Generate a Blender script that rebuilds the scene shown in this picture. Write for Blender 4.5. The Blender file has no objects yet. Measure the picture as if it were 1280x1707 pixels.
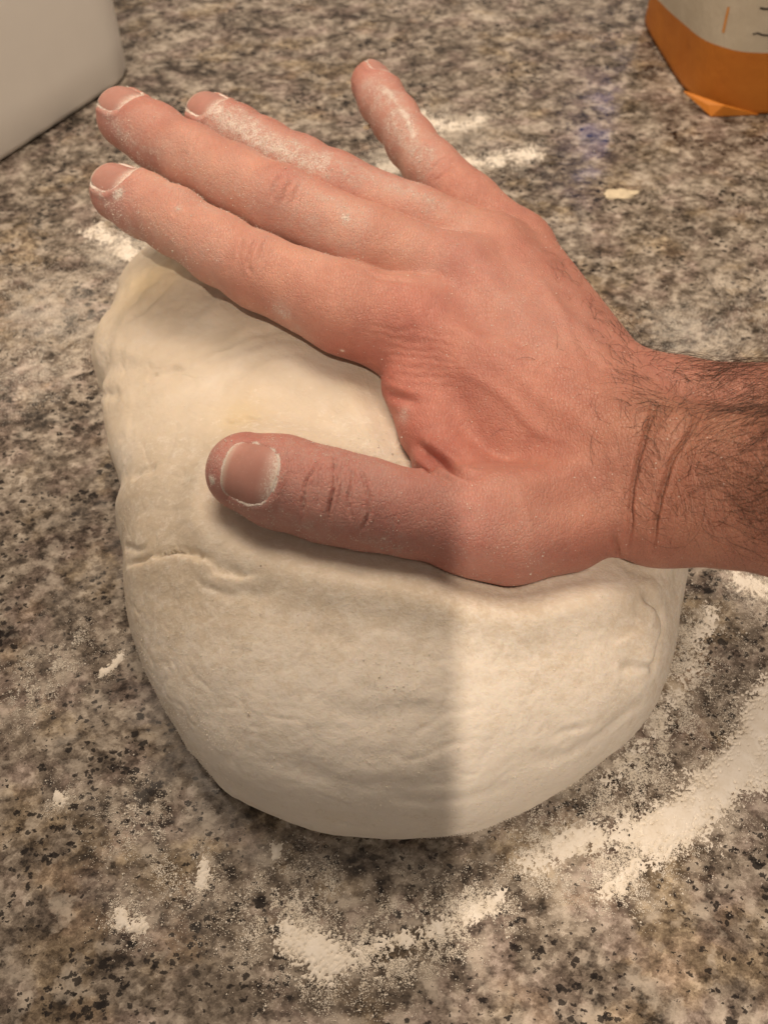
import bpy, math, random
import numpy as np
from mathutils import Vector
from mathutils.bvhtree import BVHTree

# ------------------------------------------------------------------ scene, camera, light
# All modelling below is done in millimetres; MM turns it into metres.
MM = 0.001
sc = bpy.context.scene
COL = sc.collection
TH, CAM_H, FPX = math.radians(33.0), 216.0, 1290.0      # tilt from straight down, height (mm), focal length (photo px)

cam_d = bpy.data.cameras.new("camera")
cam = bpy.data.objects.new("camera", cam_d)
COL.objects.link(cam)
cam.location = (0, 0, CAM_H * MM)
cam.rotation_euler = (TH, 0, 0)
cam_d.sensor_fit = 'VERTICAL'
cam_d.sensor_height = 36.0
cam_d.lens = FPX / 1707.0 * 36.0
cam_d.clip_start = 0.01
cam_d.clip_end = 50.0
cam_d.dof.use_dof = True
cam_d.dof.focus_distance = 0.195
cam_d.dof.aperture_fstop = 17.0
sc.camera = cam

sc.render.engine = 'CYCLES'
sc.cycles.use_denoising = True
sc.cycles.use_adaptive_sampling = True
sc.cycles.adaptive_threshold = 0.02
sc.cycles.max_bounces = 6
sc.view_settings.view_transform = 'Standard'
sc.view_settings.look = 'None'
sc.view_settings.exposure = 0.0
sc.view_settings.gamma = 1.0
sc.view_settings.use_curve_mapping = False

world = bpy.data.worlds.new("World")
sc.world = world
world.use_nodes = True
world.node_tree.nodes["Background"].inputs[0].default_value = (1.0, 0.81, 0.65, 1)
world.node_tree.nodes["Background"].inputs[1].default_value = 0.28


def lamp(name, kind, loc, target, power, color, **kw):
    d = bpy.data.lights.new(name, kind)
    d.energy = power
    d.color = color
    for k, v in kw.items():
        setattr(d, k, v)
    o = bpy.data.objects.new(name, d)
    COL.objects.link(o)
    o.location = Vector(loc) * MM
    o.rotation_euler = (Vector(target) - Vector(loc)).to_track_quat('-Z', 'Y').to_euler()
    return o


# kitchen light over the counter
lamp("counter_lamp", 'AREA', (-60, 430, 720), (-20, 140, 40), 4.5, (1.0, 0.785, 0.59), size=0.36)
# small ceiling spot behind the photographer; its beam is cut off, along two straight edges,
# from the near left of the counter (a mask standing in for the shadow of the phone, which is not modelled)
L_ = Vector((-40, -611, 1150))
spot = lamp("ceiling_spot", 'SPOT', L_, (20, 160, 30), 35.0, (1.0, 0.80, 0.62), spot_size=math.radians(70), spot_blend=0.6, shadow_soft_size=0.003)
spot.rotation_euler = (math.atan2(770, 1120), 0, 0)
spot_inv = spot.rotation_euler.to_matrix().inverted()
cut_side = spot_inv @ (Vector((9, 0, 216)) - L_).cross(Vector((0, -0.8387, -0.5446))).normalized()
cut_far = spot_inv @ (Vector((10, 6.8, 227.6)) - L_).cross(Vector((1, 0, 0))).normalized()
if (spot_inv.inverted() @ cut_side).x < 0:
    cut_side = -cut_side
if (spot_inv.inverted() @ cut_far).y < 0:
    cut_far = -cut_far
ld = spot.data
ld.use_nodes = True
lt = ld.node_tree
tc = lt.nodes.new("ShaderNodeTexCoord")
masks = []
for nvec, soft in ((cut_side, 0.0009), (cut_far, 0.010)):
    dp = lt.nodes.new("ShaderNodeVectorMath")
    dp.operation = 'DOT_PRODUCT'
    lt.links.new(tc.outputs["Normal"], dp.inputs[0])
    dp.inputs[1].default_value = nvec
    mr = lt.nodes.new("ShaderNodeMapRange")
    mr.interpolation_type = 'SMOOTHSTEP'
    mr.inputs[1].default_value, mr.inputs[2].default_value = -soft, soft
    lt.links.new(dp.outputs["Value"], mr.inputs[0])
    masks.append(mr.outputs[0])
mx = lt.nodes.new("ShaderNodeMath")
mx.operation = 'MAXIMUM'
lt.links.new(masks[0], mx.inputs[0])
lt.links.new(masks[1], mx.inputs[1])
em = [n for n in lt.nodes if n.type == 'EMISSION'][0]
lt.links.new(mx.outputs[0], em.inputs["Strength"])


# dim blue lamp added out of view for the bluish reflection in the stone
lamp("blue_reflection_lamp", 'AREA', (268, 868, 318), (108, 352, 0), 0.030, (0.20, 0.30, 1.0), shape='RECTANGLE', size=0.085, size_y=0.11)


# ------------------------------------------------------------------ measuring helpers
def at(px, py, z):
    """point at height z (mm) that the photograph shows at pixel px, py"""
    u, v = (px - 640.0) / FPX, (853.5 - py) / FPX
    d = (z - CAM_H) / (-math.cos(TH) + v * math.sin(TH))
    return np.array([d * u, d * (math.sin(TH) + v * math.cos(TH)), z])


def dist_at(px, py, z):
    v = (853.5 - py) / FPX
    return (z - CAM_H) / (-math.cos(TH) + v * math.sin(TH))


def ray(px, py):
    u, v = (px - 640.0) / FPX, (853.5 - py) / FPX
    return Vector((u, math.sin(TH) + v * math.cos(TH), -math.cos(TH) + v * math.sin(TH))).normalized()


CAMP = Vector((0, 0, CAM_H))
TOCAM = np.array([0, -math.sin(TH), math.cos(TH)])


def hash3(ix, iy, iz, seed):
    h = (ix.astype(np.int64) * 374761393 + iy.astype(np.int64) * 668265263 + iz.astype(np.int64) * 2147483647 + seed * 974634777) & 0xffffffff
    h = ((h ^ (h >> 13)) * 1274126177) & 0xffffffff
    h = h ^ (h >> 16)
    return (h & 0xffff) / 65535.0


def vnoise(p, seed=0):
    p = np.asarray(p, float)
    i = np.floor(p).astype(np.int64)
    f = p - i
    f = f * f * f * (f * (f * 6 - 15) + 10)
    out = 0
    for dx in (0, 1):
        wx = f[:, 0] if dx else 1 - f[:, 0]
        for dy in (0, 1):
            wy = f[:, 1] if dy else 1 - f[:, 1]
            for dz in (0, 1):
                wz = f[:, 2] if dz else 1 - f[:, 2]
                out = out + wx * wy * wz * hash3(i[:, 0] + dx, i[:, 1] + dy, i[:, 2] + dz, seed)
    return out * 2 - 1


def fbm(p, scale, octaves=4, seed=0, gain=0.5):
    p = np.asarray(p, float) * scale
    a, s, tot = 1.0, 0, 0
    for k in range(octaves):
        s = s + a * vnoise(p * 2.03 ** k + 17.3 * k, seed + k)
        tot += a
        a *= gain
    return s / tot


def poly_dist(P, pts):
    """distance of the points P to a polyline and how far along it (0..1) the nearest point is"""
    pts = [np.asarray(q, float) for q in pts]
    best = np.full(len(P), 1e9)
    par = np.zeros(len(P))
    L = [0.0]
    for a, b in zip(pts[:-1], pts[1:]):
        L.append(L[-1] + np.linalg.norm(b - a))
    for k, (a, b) in enumerate(zip(pts[:-1], pts[1:])):
        ab = b - a
        t = np.clip(((P - a) @ ab) / max(ab @ ab, 1e-9), 0, 1)
        d = np.linalg.norm(P - a - t[:, None] * ab, axis=1)
        m = d < best
        best[m] = d[m]
        par[m] = (L[k] + t[m] * (L[k + 1] - L[k])) / max(L[-1], 1e-9)
    return best, par


def smooth_line(pts, n=6):
    """Catmull-Rom through the points"""
    p = [np.asarray(q, float) for q in pts]
    p = [2 * p[0] - p[1]] + p + [2 * p[-1] - p[-2]]
    out = []
    for i in range(1, len(p) - 2):
        for k in range(n):
            t = k / n
            out.append(0.5 * (2 * p[i] + (p[i + 1] - p[i - 1]) * t + (2 * p[i - 1] - 5 * p[i] + 4 * p[i + 1] - p[i + 2]) * t * t
                              + (3 * p[i] - p[i - 1] - 3 * p[i + 1] + p[i + 2]) * t ** 3))
    out.append(p[-2])
    return out


def sstep(a, b, x):
    t = np.clip((x - a) / (b - a), 0, 1)
    return t * t * (3 - 2 * t)


def mesh_obj(name, V, F, mat, parent=None, smooth=True, attrs=None, uvs=None):
    """V in mm (world); F list/array of faces"""
    me = bpy.data.meshes.new(name)
    V = np.asarray(V, float) * MM
    F = np.asarray(F) if not isinstance(F, list) else F
    if isinstance(F, np.ndarray):
        n = F.shape[1]
        me.vertices.add(len(V))
        me.vertices.foreach_set("co", V.astype(np.float32).ravel())
        me.loops.add(F.size)
        me.loops.foreach_set("vertex_index", F.astype(np.int32).ravel())
        me.polygons.add(len(F))
        me.polygons.foreach_set("loop_start", np.arange(0, F.size, n, dtype=np.int32))
        me.update(calc_edges=True)
        me.validate()
    else:
        me.from_pydata(V.tolist(), [], F)
        me.update()
    if smooth:
        me.polygons.foreach_set("use_smooth", np.ones(len(me.polygons), dtype=bool))
    for k, a in (attrs or {}).items():
        a = np.asarray(a, np.float32)
        if a.ndim == 1:
            at_ = me.attributes.new(k, 'FLOAT', 'POINT')
            at_.data.foreach_set("value", a)
        else:
            at_ = me.attributes.new(k, 'FLOAT_COLOR', 'POINT')
            at_.data.foreach_set("color", np.concatenate([a, np.ones((len(a), 1), np.float32)], 1).ravel())
    o = bpy.data.objects.new(name, me)
    COL.objects.link(o)
    if mat:
        me.materials.append(mat)
    if parent:
        o.parent = parent
        o.matrix_parent_inverse = parent.matrix_world.inverted()
    return o


def empty(name, loc):
    o = bpy.data.objects.new(name, None)
    COL.objects.link(o)
    o.location = Vector(loc) * MM
    o.empty_display_size = 0.02
    bpy.context.view_layer.update()
    return o


def tag(o, label=None, cat=None, group=None, kind=None):
    for k, v in (("label", label), ("category", cat), ("group", group), ("kind", kind)):
        if v:
            o[k] = v
    return o


# ------------------------------------------------------------------ materials
class NT:
    def __init__(self, name):
        self.m = bpy.data.materials.new(name)
        self.m.use_nodes = True
        self.t = self.m.node_tree
        self.b = self.t.nodes["Principled BSDF"]

    def n(self, typ, **kw):
        nd = self.t.nodes.new(typ)
        for k, v in kw.items():
            if k.startswith("i_"):
                key = k[2:]
                key = int(key) if key.isdigit() else key.replace("_", " ")
                if hasattr(v, "is_linked") or isinstance(v, bpy.types.NodeSocket):
                    self.t.links.new(v, nd.inputs[key])
                else:
                    nd.inputs[key].default_value = v
            else:
                setattr(nd, k, v)
        return nd

    def link(self, a, b):
        self.t.links.new(a, b)

    def coords(self, scale=1000.0):
        g = self.n("ShaderNodeNewGeometry")
        v = self.n("ShaderNodeVectorMath", operation='SCALE')
        v.inputs[3].default_value = scale
        self.link(g.outputs["Position"], v.inputs[0])
        return v.outputs[0]

    def noise(self, vec, scale, detail=4, rough=0.5, dist=0.0):
        nd = self.n("ShaderNodeTexNoise")
        self.link(vec, nd.inputs["Vector"])
        nd.inputs["Scale"].default_value = scale
        nd.inputs["Detail"].default_value = detail
        nd.inputs["Roughness"].default_value = rough
        nd.inputs["Distortion"].default_value = dist
        return nd

    def voro(self, vec, scale, feature='F1', rnd=1.0):
        nd = self.n("ShaderNodeTexVoronoi", feature=feature)
        self.link(vec, nd.inputs["Vector"])
        nd.inputs["Scale"].default_value = scale
        nd.inputs["Randomness"].default_value = rnd
        return nd

    def ramp(self, fac, stops, interp='LINEAR'):
        nd = self.n("ShaderNodeValToRGB")
        cr = nd.color_ramp
        cr.interpolation = interp
        while len(cr.elements) < len(stops):
            cr.elements.new(0.5)
        for e, (p, c) in zip(cr.elements, stops):
            e.position = p
            e.color = (c[0], c[1], c[2], 1) if hasattr(c, "__len__") else (c, c, c, 1)
        self.link(fac, nd.inputs[0])
        return nd.outputs[0]

    def mix(self, fac, a, b, mode='MIX'):
        nd = self.n("ShaderNodeMix", data_type='RGBA', blend_type=mode)
        for s, v in ((nd.inputs[0], fac), (nd.inputs[6], a), (nd.inputs[7], b)):
            if isinstance(v, bpy.types.NodeSocket):
                self.link(v, s)
            else:
                s.default_value = v if not hasattr(v, "__len__") else (v[0], v[1], v[2], 1)
        return nd.outputs[2]

    def math(self, op, a, b=0.0, c=None, clamp=False):
        nd = self.n("ShaderNodeMath", operation=op, use_clamp=clamp)
        for k, v in enumerate((a, b) if c is None else (a, b, c)):
            if isinstance(v, bpy.types.NodeSocket):
                self.link(v, nd.inputs[k])
            else:
                nd.inputs[k].default_value = v
        return nd.outputs[0]

    def bump(self, height, dist, strength=1.0, normal=None):
        nd = self.n("ShaderNodeBump")
        nd.inputs["Strength"].default_value = strength
        nd.inputs["Distance"].default_value = dist
        self.link(height, nd.inputs["Height"])
        if normal is not None:
            self.link(normal, nd.inputs["Normal"])
        return nd.outputs[0]

    def attr(self, name, out="Fac"):
        nd = self.n("ShaderNodeAttribute", attribute_name=name)
        return nd.outputs[out]

    def set(self, **kw):
        for k, v in kw.items():
            s = self.b.inputs[k.replace("_", " ")]
            if isinstance(v, bpy.types.NodeSocket):
                self.link(v, s)
            elif hasattr(v, "__len__") and len(v) == 3 and s.type == 'RGBA':
                s.default_value = (*v, 1)
            else:
                s.default_value = v
        return self.m


def granite_material():
    t = NT("polished_granite")
    p = t.coords()

    def warp(src, scale, amp):
        w = t.noise(src, scale, 3, 0.6)
        c = t.n("ShaderNodeVectorMath", operation='SUBTRACT')
        t.link(w.outputs["Color"], c.inputs[0])
        c.inputs[1].default_value = (0.5, 0.5, 0.5)
        wv = t.n("ShaderNodeVectorMath", operation='MULTIPLY_ADD')
        t.link(c.outputs[0], wv.inputs[0])
        wv.inputs[1].default_value = (amp, amp, amp)
        t.link(src, wv.inputs[2])
        return wv.outputs[0]

    def sep(c):
        nd = t.n("ShaderNodeSeparateColor")
        t.link(c, nd.inputs[0])
        return nd.outputs

    mp = t.n("ShaderNodeMapping")
    t.link(p, mp.inputs[0])
    mp.inputs["Rotation"].default_value = (0, 0, -0.75)
    mp.inputs["Scale"].default_value = (0.85, 1.08, 1.0)
    pa = mp.outputs[0]
    q = warp(pa, 0.25, 7.0)
    q2 = warp(pa, 0.8, 2.4)
    big = t.noise(q, 0.030, 4, 0.60, 0.5).outputs[0]
    mid = t.noise(q2, 0.115, 4, 0.62, 0.3).outputs[0]
    fine = t.noise(q2, 0.38, 4, 0.65).outputs[0]
    grit = t.noise(pa, 1.7, 3, 0.7).outputs[0]
    val = t.math('ADD', t.math('MULTIPLY', big, 0.40), t.math('MULTIPLY', mid, 0.60))
    cell = sep(t.voro(q2, 0.24).outputs["Color"])
    cell2 = sep(t.voro(q2, 0.50).outputs["Color"])
    val = t.math('ADD', val, t.math('MULTIPLY', t.math('SUBTRACT', cell[0], 0.5), 0.055))
    val = t.math('ADD', val, t.math('MULTIPLY', t.math('SUBTRACT', cell2[0], 0.5), 0.07))
    val = t.math('ADD', val, t.math('MULTIPLY', t.math('SUBTRACT', fine, 0.5), 0.52))
    val = t.math('ADD', val, t.math('MULTIPLY', t.math('SUBTRACT', grit, 0.5), 0.18))
    base = t.ramp(val, [(0.34, (0.032, 0.027, 0.023)), (0.41, (0.086, 0.071, 0.058)), (0.48, (0.165, 0.140, 0.115)), (0.54, (0.250, 0.217, 0.180)),
                        (0.60, (0.37, 0.33, 0.28)), (0.68, (0.55, 0.505, 0.44))])
    hue = sep(t.noise(q, 0.055, 3, 0.5).outputs[1])
    base = t.mix(t.math('MULTIPLY', t.ramp(hue[0], [(0.48, 0.0), (0.60, 1.0)]), 0.7), base, (0.90, 0.82, 0.87), 'MULTIPLY')
    base = t.mix(t.math('MULTIPLY', t.ramp(hue[1], [(0.52, 0.0), (0.64, 1.0)]), 0.55), base, (1.05, 0.93, 0.68), 'MULTIPLY')
    # milky feldspar crystals
    fel = t.noise(q2, 0.13, 3, 0.55, 0.2).outputs[0]
    fel = t.math('ADD', fel, t.math('MULTIPLY', t.math('SUBTRACT', cell2[1], 0.5), 0.05))
    fel = t.math('ADD', fel, t.math('MULTIPLY', t.math('SUBTRACT', fine, 0.5), 0.25))
    base = t.mix(t.math('MULTIPLY', t.ramp(fel, [(0.52, 0.0), (0.68, 1.0)]), 0.6), base, (0.56, 0.51, 0.44))
    # black mica: ragged flecks of uneven size, gathered in drifts
    drift = t.noise(p, 0.035, 4, 0.65).outputs[0]
    col = base
    for sc_, amp, off, st in ((0.15, 1.0, -0.455, 0.92), (0.27, 1.2, -0.445, 0.92), (0.50, 1.2, -0.385, 0.88)):
        v = t.voro(q2, sc_)
        lim = t.math('MULTIPLY_ADD', drift, amp, off)
        rnd = sep(v.outputs["Color"])[1]
        lim = t.math('MULTIPLY', lim, t.math('MULTIPLY_ADD', rnd, 1.4, 0.15))
        mm_ = t.math('SUBTRACT', lim, v.outputs["Distance"])
        mm_ = t.math('ADD', mm_, t.math('MULTIPLY', t.math('SUBTRACT', fine, 0.5), 0.75))
        mm_ = t.math('ADD', mm_, t.math('MULTIPLY', t.math('SUBTRACT', grit, 0.5), 0.25))
        mm_ = t.ramp(t.math('MULTIPLY_ADD', mm_, 3.0, 0.5), [(0.47, 0.0), (0.60, 1.0)])
        col = t.mix(t.math('MULTIPLY', mm_, st), col, (0.012, 0.010, 0.010))
    # thin film of flour left by wiping hands: fine specks, matte
    film = t.attr("film")
    sp = t.noise(p, 2.0, 3, 0.75).outputs[0]
    sp2 = t.noise(q2, 0.16, 5, 0.7).outputs[0]
    fm = t.math('ADD', t.math('MULTIPLY', sp, 0.62), t.math('MULTIPLY', sp2, 0.38))
    fm = t.math('ADD', fm, t.math('MULTIPLY_ADD', film, 0.36, -0.36))
    fm = t.ramp(fm, [(0.42, 0.0), (0.62, 1.0)])
    col = t.mix(t.math('MULTIPLY', fm, 0.8), col, (0.80, 0.77, 0.71))
    rough = t.math('MULTIPLY_ADD', fm, 0.7, 0.02)
    rough = t.math('ADD', rough, t.ramp(t.noise(q2, 0.06, 4, 0.65).outputs[0], [(0.42, 0.04), (0.58, 0.30)]))
    return t.set(Base_Color=col, Roughness=rough, Specular_IOR_Level=0.4, Normal=t.bump(t.math('MULTIPLY', fm, 0.6), 0.0003, 0.5))


def flour_material():
    t = NT("flour")
    p = t.coords()
    n = t.noise(p, 2.5, 4, 0.7).outputs[0]
    n2 = t.noise(p, 0.25, 4, 0.7).outputs[0]
    col = t.ramp(n2, [(0.3, (0.74, 0.69, 0.60)), (0.7, (0.86, 0.83, 0.77))])
    return t.set(Base_Color=col, Roughness=0.95, Specular_IOR_Level=0.1, Normal=t.bump(n, 0.0002, 0.3))


def dough_material():
    t = NT("raw_dough")
    p = t.coords()
    n1 = t.noise(p, 0.035, 5, 0.6, 0.3).outputs[0]
    n2 = t.noise(p, 0.22, 5, 0.65).outputs[0]
    fine = t.noise(p, 1.4, 4, 0.7).outputs[0]
    col = t.ramp(n1, [(0.30, (0.58, 0.505, 0.400)), (0.50, (0.65, 0.578, 0.475)), (0.70, (0.73, 0.67, 0.58))])
    yel = t.attr("moist")
    col = t.mix(t.math('MULTIPLY', yel, 0.75), col, (0.66, 0.53, 0.31))
    # flour worked into the skin of the dough
    fl = t.attr("flour")
    st = t.n("ShaderNodeMapping")
    t.link(p, st.inputs[0])
    st.inputs["Rotation"].default_value = (0, 0, 0.35)
    st.inputs["Scale"].default_value = (0.85, 1.15, 1.0)
    s1 = t.noise(st.outputs[0], 0.30, 6, 0.74, 0.4).outputs[0]
    fm = t.math('ADD', t.math('MULTIPLY', s1, 0.7), t.math('MULTIPLY', fine, 0.35))
    fm = t.math('ADD', fm, t.math('MULTIPLY_ADD', fl, 0.30, -0.16))
    fm = t.ramp(fm, [(0.46, 0.0), (0.66, 1.0)])
    col = t.mix(t.math('MULTIPLY', fm, 0.75), col, (0.83, 0.79, 0.72))
    h = t.math('ADD', t.math('MULTIPLY', s1, 0.8), t.math('MULTIPLY', fine, 0.35))
    h = t.math('ADD', h, t.math('MULTIPLY', n2, 0.5))
    return t.set(Base_Color=col, Roughness=0.78, Specular_IOR_Level=0.25, Subsurface_Weight=0.25,
                 Subsurface_Radius=(1.0, 0.7, 0.4), Subsurface_Scale=0.003, Normal=t.bump(h, 0.0010, 0.40))


def skin_material():
    t = NT("skin")
    p = t.coords()
    col = t.attr("tint", "Color")
    # uneven blood under the skin
    b1 = t.noise(p, 0.09, 4, 0.6).outputs[0]
    b2 = t.noise(p, 0.45, 4, 0.65).outputs[0]
    bl = t.ramp(b1, [(0.36, (1.12, 1.10, 1.05)), (0.64, (0.94, 0.83, 0.81))])
    col = t.mix(0.8, col, bl, 'MULTIPLY')
    bl2 = t.ramp(b2, [(0.35, (1.06, 1.06, 1.05)), (0.65, (0.95, 0.92, 0.90))])
    col = t.mix(0.8, col, bl2, 'MULTIPLY')
    # skin relief: small cells stretched across the hand, and pores
    mp = t.n("ShaderNodeMapping")
    t.link(p, mp.inputs[0])
    mp.inputs["Rotation"].default_value = (0, 0, 0.75)
    mp.inputs["Scale"].default_value = (1.5, 0.75, 1.0)
    cells = t.voro(mp.outputs[0], 0.95, 'DISTANCE_TO_EDGE').outputs[0]
    cells = t.ramp(cells, [(0.0, 0.0), (0.16, 1.0)])
    fine = t.noise(p, 1.8, 4, 0.6).outputs[0]
    wr = t.noise(mp.outputs[0], 0.45, 4, 0.6).outputs[0]
    # dusting of flour
    fl = t.attr("flour")
    sp = t.noise(p, 2.0, 3, 0.8).outputs[0]
    cl = t.noise(p, 0.45, 4, 0.7).outputs[0]
    haze = t.math('MULTIPLY', t.math('MULTIPLY', fl, t.ramp(cl, [(0.30, 0.25), (0.65, 1.0)])), 0.50, clamp=True)
    f = t.math('ADD', t.math('MULTIPLY', sp, 0.70), t.math('MULTIPLY', cl, 0.30))
    f = t.math('ADD', f, t.math('MULTIPLY_ADD', fl, 0.46, -0.36))
    f = t.ramp(f, [(0.40, 0.0), (0.56, 1.0)])
    f = t.math('MAXIMUM', f, haze)
    # loose grains
    gr = t.voro(p, 0.75)
    gs = t.n("ShaderNodeSeparateColor")
    t.link(gr.outputs["Color"], gs.inputs[0])
    gm = t.math('MULTIPLY', t.math('LESS_THAN', gr.outputs["Distance"], 0.12), t.math('GREATER_THAN', gs.outputs[0], 0.86))
    f = t.math('MAXIMUM', f, t.math('MULTIPLY', gm, 0.75))
    col = t.mix(t.math('MULTIPLY', f, 0.85), col, (0.80, 0.74, 0.68))
    h = t.math('ADD', t.math('MULTIPLY', cells, 0.22), t.math('MULTIPLY', fine, 0.35))
    h = t.math('ADD', h, t.math('MULTIPLY', wr, 0.6))
    h = t.math('ADD', h, t.math('MULTIPLY', f, 0.4))
    rough = t.math('MULTIPLY_ADD', f, 0.45, 0.43)
    sss = t.math('MULTIPLY_ADD', f, -0.25, 0.35)
    return t.set(Base_Color=col, Roughness=rough, Specular_IOR_Level=0.42, Subsurface_Weight=sss,
                 Subsurface_Radius=(1.0, 0.35, 0.20), Subsurface_Scale=0.0022, Normal=t.bump(h, 0.0005, 0.75))


def nail_material():
    t = NT("fingernail")
    p = t.coords()
    n = t.noise(p, 0.3, 3, 0.5).outputs[0]
    al = t.attr("along")
    col = t.ramp(al, [(0.0, (0.52, 0.34, 0.29)), (0.18, (0.47, 0.285, 0.245)), (0.32, (0.43, 0.220, 0.185)), (0.88, (0.45, 0.235, 0.195)), (0.97, (0.56, 0.43, 0.36))])
    col = t.mix(0.35, col, t.ramp(n, [(0.3, (0.8, 0.8, 0.8)), (0.7, (1.1, 1.1, 1.1))]), 'MULTIPLY')
    fl = t.attr("flour")
    sp = t.noise(p, 2.2, 4, 0.75).outputs[0]
    f = t.ramp(t.math('ADD', sp, t.math('MULTIPLY_ADD', fl, 0.5, -0.30)), [(0.42, 0.0), (0.62, 1.0)])
    col = t.mix(t.math('MULTIPLY', f, 0.75), col, (0.78, 0.72, 0.66))
    return t.set(Base_Color=col, Roughness=t.math('MULTIPLY_ADD', f, 0.4, 0.42), Specular_IOR_Level=0.4, Subsurface_Weight=0.2,
                 Subsurface_Radius=(1.0, 0.4, 0.25), Subsurface_Scale=0.0015, Normal=t.bump(sp, 0.0001, 0.3))


def plain(name, color, rough=0.5, noise_amt=0.06, nscale=0.05, bump=0.0, spec=0.5):
    t = NT(name)
    p = t.coords()
    n = t.noise(p, nscale, 4, 0.6).outputs[0]
    c = t.ramp(n, [(0.3, tuple(x * (1 - noise_amt) for x in color)), (0.7, tuple(x * (1 + noise_amt) for x in color))])
    kw = dict(Base_Color=c, Roughness=rough, Specular_IOR_Level=spec)
    if bump:
        kw["Normal"] = t.bump(t.noise(p, 1.2, 3, 0.6).outputs[0], bump, 0.5)
    return t.set(**kw)


M_GRANITE, M_FLOUR, M_DOUGH, M_SKIN, M_NAIL = granite_material(), flour_material(), dough_material(), skin_material(), nail_material()
M_HAIR = plain("dark_hair", (0.040, 0.018, 0.010), 0.5)
M_SCRAP = plain("dried_dough", (0.68, 0.60, 0.44), 0.85, 0.12, 0.4, 0.0006)


# ------------------------------------------------------------------ counter
def build_counter():
    # finer squares near the dough so that the film of flour has a shape
    xs = np.concatenate([[-900, -600, -400], np.arange(-260, 261, 4.0), [400, 600, 900]])
    ys = np.concatenate([[-400, -200, -80], np.arange(-40, 561, 4.0), [700, 900, 1200]])
    X, Y = np.meshgrid(xs, ys)
    V = np.stack([X.ravel(), Y.ravel(), np.zeros(X.size)], 1)
    ny, nx = X.shape
    i = (np.arange(ny - 1)[:, None] * nx + np.arange(nx - 1)[None]).ravel()
    F = np.stack([i, i + 1, i + nx + 1, i + nx], 1)
    film = np.full(len(V), 0.05)
    spots = [  # px, py, radius mm, strength
        (90, 520, 45, 0.95), (40, 640, 35, 0.85), (200, 420, 25, 1.0), (60, 380, 40, 0.65), (650, 270, 30, 0.9), (800, 230, 40, 0.75), (720, 200, 30, 0.7),
        (1150, 560, 40, 0.90), (1230, 480, 40, 0.75), (1260, 980, 22, 0.9), (1170, 1040, 16, 0.65), (1140, 1140, 16, 0.6), (1060, 1290, 22, 0.5),
        (960, 1400, 22, 0.7), (1030, 1470, 18, 0.6), (840, 1500, 18, 0.6), (700, 1560, 18, 0.55), (520, 1590, 20, 0.6), (210, 1400, 22, 0.5),
        (60, 1150, 22, 0.55), (110, 1050, 18, 0.5), (220, 1530, 14, 0.5), (350, 1500, 18, 0.45), (560, 1500, 24, 0.35), (1250, 1330, 25, 0.5), (430, 1560, 18, 0.4)]
    for px, py, r, s in spots:
        c = at(px, py, 0)
        d = np.hypot(V[:, 0] - c[0], V[:, 1] - c[1])
        film = np.maximum(film, s * np.exp(-(d / r) ** 2))
    o = mesh_obj("counter", V, F, M_GRANITE, None, False, {"film": film})
    tag(o, "speckled brown and cream polished granite worktop dusted with flour", "countertop", kind="structure")


build_counter()


GV = np.array([(1, 0, 0), (-1, 0, 0), (0, 1, 0), (0, -1, 0), (0, 0, 1), (0, 0, -1)], float)
GF = np.array([(0, 2, 4), (2, 1, 4), (1, 3, 4), (3, 0, 4), (2, 0, 5), (1, 2, 5), (3, 1, 5), (0, 3, 5)])


def grains_on(V, N, w, count, rng, name, parent, r0, r1):
    """loose grains sticking to a surface, more where w is large"""
    ix = rng.choice(len(V), count, p=w / w.sum())
    r = rng.uniform(r0, r1, (count, 1)) * np.where(rng.random((count, 1)) < 0.03, 2.0, 1)
    c = V[ix] + N[ix] * r * 0.3 + rng.normal(0, 0.15, (count, 3))
    v = c[:, None, :] + GV[None] * rng.uniform(0.6, 1.2, (count, 6, 1)) * r[:, None, :]
    f = GF[None] + (np.arange(count) * 6)[:, None, None]
    o = mesh_obj(name, v.reshape(-1, 3), f.reshape(-1, 3), M_FLOUR, parent, True)
    o["kind"] = "stuff"
    return o


# ------------------------------------------------------------------ the hand: a distance field, then one continuous skin
def C(px, py, z, rpx):
    """joint seen at a pixel, centre height z, half width in pixels -> centre, radius in mm"""
    return at(px, py, z), rpx * dist_at(px, py, z) / FPX


CH = {
    'index': [C(690, 552, 62, 84), C(575, 515, 67, 74), C(430, 452, 70, 60), C(365, 415, 72, 56), C(292, 369, 73, 53), C(240, 342, 73, 51), C(199, 323, 72, 46)],
    'middle': [C(765, 462, 67, 64), C(615, 405, 73, 59), C(468, 338, 77, 57), C(395, 302, 78, 53), C(320, 262, 78, 51), C(260, 228, 77, 51), C(212, 199, 75, 48)],
    'ring': [C(820, 425, 64, 62), C(690, 370, 70, 56), C(560, 312, 74, 53), C(500, 282, 75, 50), C(440, 252, 75, 49), C(395, 226, 74, 47), C(353, 203, 73, 44)],
    'pinky': [C(862, 415, 58, 56), C(780, 345, 62, 52), C(718, 280, 65, 44), C(685, 238, 66, 40), C(658, 198, 67, 38), C(636, 166, 68, 37), C(619, 140, 68, 34)],
    'thumb': [C(935, 858, 56, 98), C(845, 878, 58, 94), C(790, 872, 60, 86), C(680, 855, 62, 69), C(610, 840, 62, 74), C(545, 825, 62, 76), C(470, 804, 62, 76), C(412, 787, 61, 68)],
}
DORSUM = {'index': (1005, 775, 60, 88), 'middle': (1020, 735, 62, 84), 'ring': (1030, 700, 60, 80), 'pinky': (1035, 665, 56, 72)}


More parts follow.
